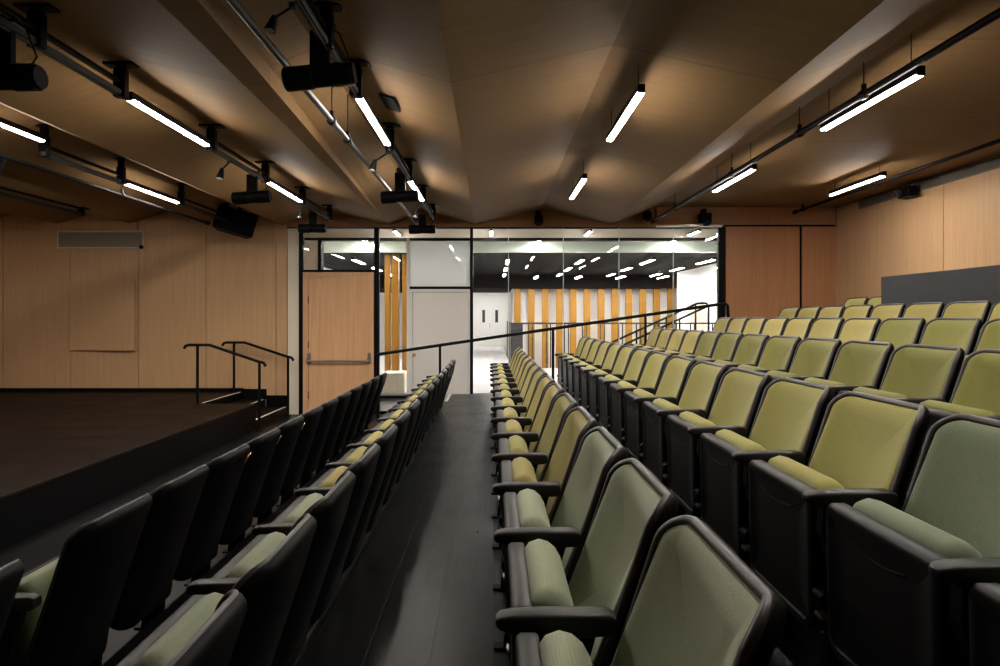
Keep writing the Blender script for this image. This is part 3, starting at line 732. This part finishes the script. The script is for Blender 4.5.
def armrest(y):
    b = MB()
    sec = [(-.004, .016, .608, .624), (.006, .024, .602, .631), (.03, .026, .597, .635), (.10, .028, .592, .638), (.18, .028, .589, .638), (.24, .026, .590, .639), (.256, .022, .597, .631)]
    outs = []
    for x, hw, z0, z1 in sec:
        r = min(.009, hw*.45, (z1-z0)*.45)
        o = []
        for cx, cz, a0 in ((hw-r, z0+r, -90), (hw-r, z1-r, 0), (-hw+r, z1-r, 90), (-hw+r, z0+r, 180)):
            for k in range(4):
                a = math.radians(a0+30*k); o.append(Vector((x, y+cx+r*math.cos(a), cz+r*math.sin(a))))
        outs.append(o)
    b.rings(outs); return b
def standard(y):
    b = MB()
    b.prism([(.035, .008), (.135, .008), (.150, .20), (.165, .42), (.215, .600), (.045, .600), (.040, .52), (.075, .40), (.060, .20)], 'Y', y-.017, y+.017)
    b.box((.0, y-.025, 0), (.140, y+.025, .012), .003, seg=1); return b
def pivot(y):
    b = MB(); b.lathe([(0, .012), (.08, .026), (.92, .026), (1, .012)], (.055, y-.030, .325), (.055, y+.030, .325), 16); return b
proto = {}
root = empty('auditorium_chair')
chair_shell().build('back_shell', M['shell'], root, True, 50)
chair_rim().build('back_rim', M['rim'], root, True, 80)
pads = {}; cushions = {}
pm = chair_pad().build('back_pad', FAB['olive'], root, True, 60)
seat = seat_pan().build('seat_pan', M['plastic'], root, True, 40)
cm = seat_cushion().build('seat_cushion', FAB['olive'], seat, True, 60)
grip().build('grip_lip', M['black'], seat, True)
armrest(0).build('armrest', M['plastic'], root, True, 50)
standard(0).build('leg_stand', M['blackmetal'], root)
pivot(0).build('pivot_cap', M['shell'], root, True)
b = MB(); b.box((.035, -.021, .27), (.075, .021, .283), .003); b.build('stop_bolt', M['steel'], root)
for k, m in FAB.items():
    for src, dst in ((pm, pads), (cm, cushions)):
        me = src.data.copy(); me.materials[0] = m; dst[k] = me
O = ['first', 'second', 'third', 'fourth', 'fifth', 'sixth', 'seventh', 'eighth', 'ninth', 'tenth', 'eleventh', 'twelfth', 'thirteenth', 'fourteenth', 'fifteenth', 'sixteenth']
first = [True]
WORD = {'sage': 'sage green', 'dark sage': 'dark green', 'olive': 'olive green', 'green': 'grass green', 'mustard': 'mustard olive'}
end_arm = None
def chair(x, y, z, col, label, group, end=False, plate=False):
    if first[0]: r = root; first[0] = False
    else: r = copy_tree(root)
    r.location = (x-BACKX, y, z)
    tag(r, label, 'chair', group)
    for c in list(r.children):
        if c.name.startswith('back_pad'): c.data = pads[col]
        if c.name.startswith('seat_pan'):
            for q in c.children:
                if q.name.startswith('seat_cushion'): q.data = cushions[col]
    return r
rows = [('second row from the stage', -.545, 1.46, ZL1, -1, 13), ('front row by the stage', -1.455, 1.71, ZL2, 0, 12),
        ('third row from the stage', .413, 1.40, 0., -1, 13), ('fourth row from the stage', 1.307, 1.31, .142, -1, 13), ('fifth row from the stage', 2.235, 1.36, .265, 2, 13),
        ('sixth row from the stage', 3.14, 1.36, .403, 4, 13), ('seventh row from the stage', 4.035, 1.36, .543, 6, 13), ('top row', 4.93, 1.36, .675, 12, 13)]
def colour(i, k):
    if i == 0: return 'sage' if k < 3 else ('mustard' if k % 2 else 'olive')
    if i == 1: return 'sage' if k < 4 else 'olive'
    if i == 2: return 'sage' if k < 2 else ('mustard' if k in (2, 4, 5, 7, 9, 10, 12) else 'olive')
    if i == 3: return 'dark sage' if k < 1 else ('mustard' if k in (10, 12) else 'olive')
    if i == 4: return 'green' if k < 10 else 'mustard'
    if i == 5: return 'green' if k < 7 else 'mustard'
    if i == 6: return 'mustard'
    return 'olive'
ends = []
for i, (rn, x, y0, z, k0, k1) in enumerate(rows):
    for k in range(k0, k1+1):
        y1 = y0+SP*k-(.2 if (i, k) == (1, 0) else 0)
        col = colour(i, k); n = k1-k
        plate = i == 1 and k in (3, 4, 5)
        lb = '%s tip-up chair in the %s, %s from the glass wall' % (WORD[col], rn, O[n])
        if n == 0: lb = '%s tip-up chair at the glass wall end of the %s' % (WORD[col], rn)
        r = chair(x-(.0085*(y1-1.4) if i in (2, 3) else 0), y1, z, col, lb, 'tip-up chairs in the '+rn)
        if k == k1: ends.append(r)
        if plate:
            b = MB()
            p = [bmap(s, t, -.0355) for s, t in ((.03, .628), (.15, .628), (.15, .668), (.03, .668))]; q = [v+Vector((.004, 0, -.001)) for v in p]
            b.rings([p, q]); b.build('number_plate', M['brass'], r)
for r in ends:
    for src in [c for c in root.children if c.name.split('.')[0] in ('armrest', 'leg_stand', 'pivot_cap')]:
        c = src.copy(); C.objects.link(c); c.parent = r; c.location = (0, SP, 0)
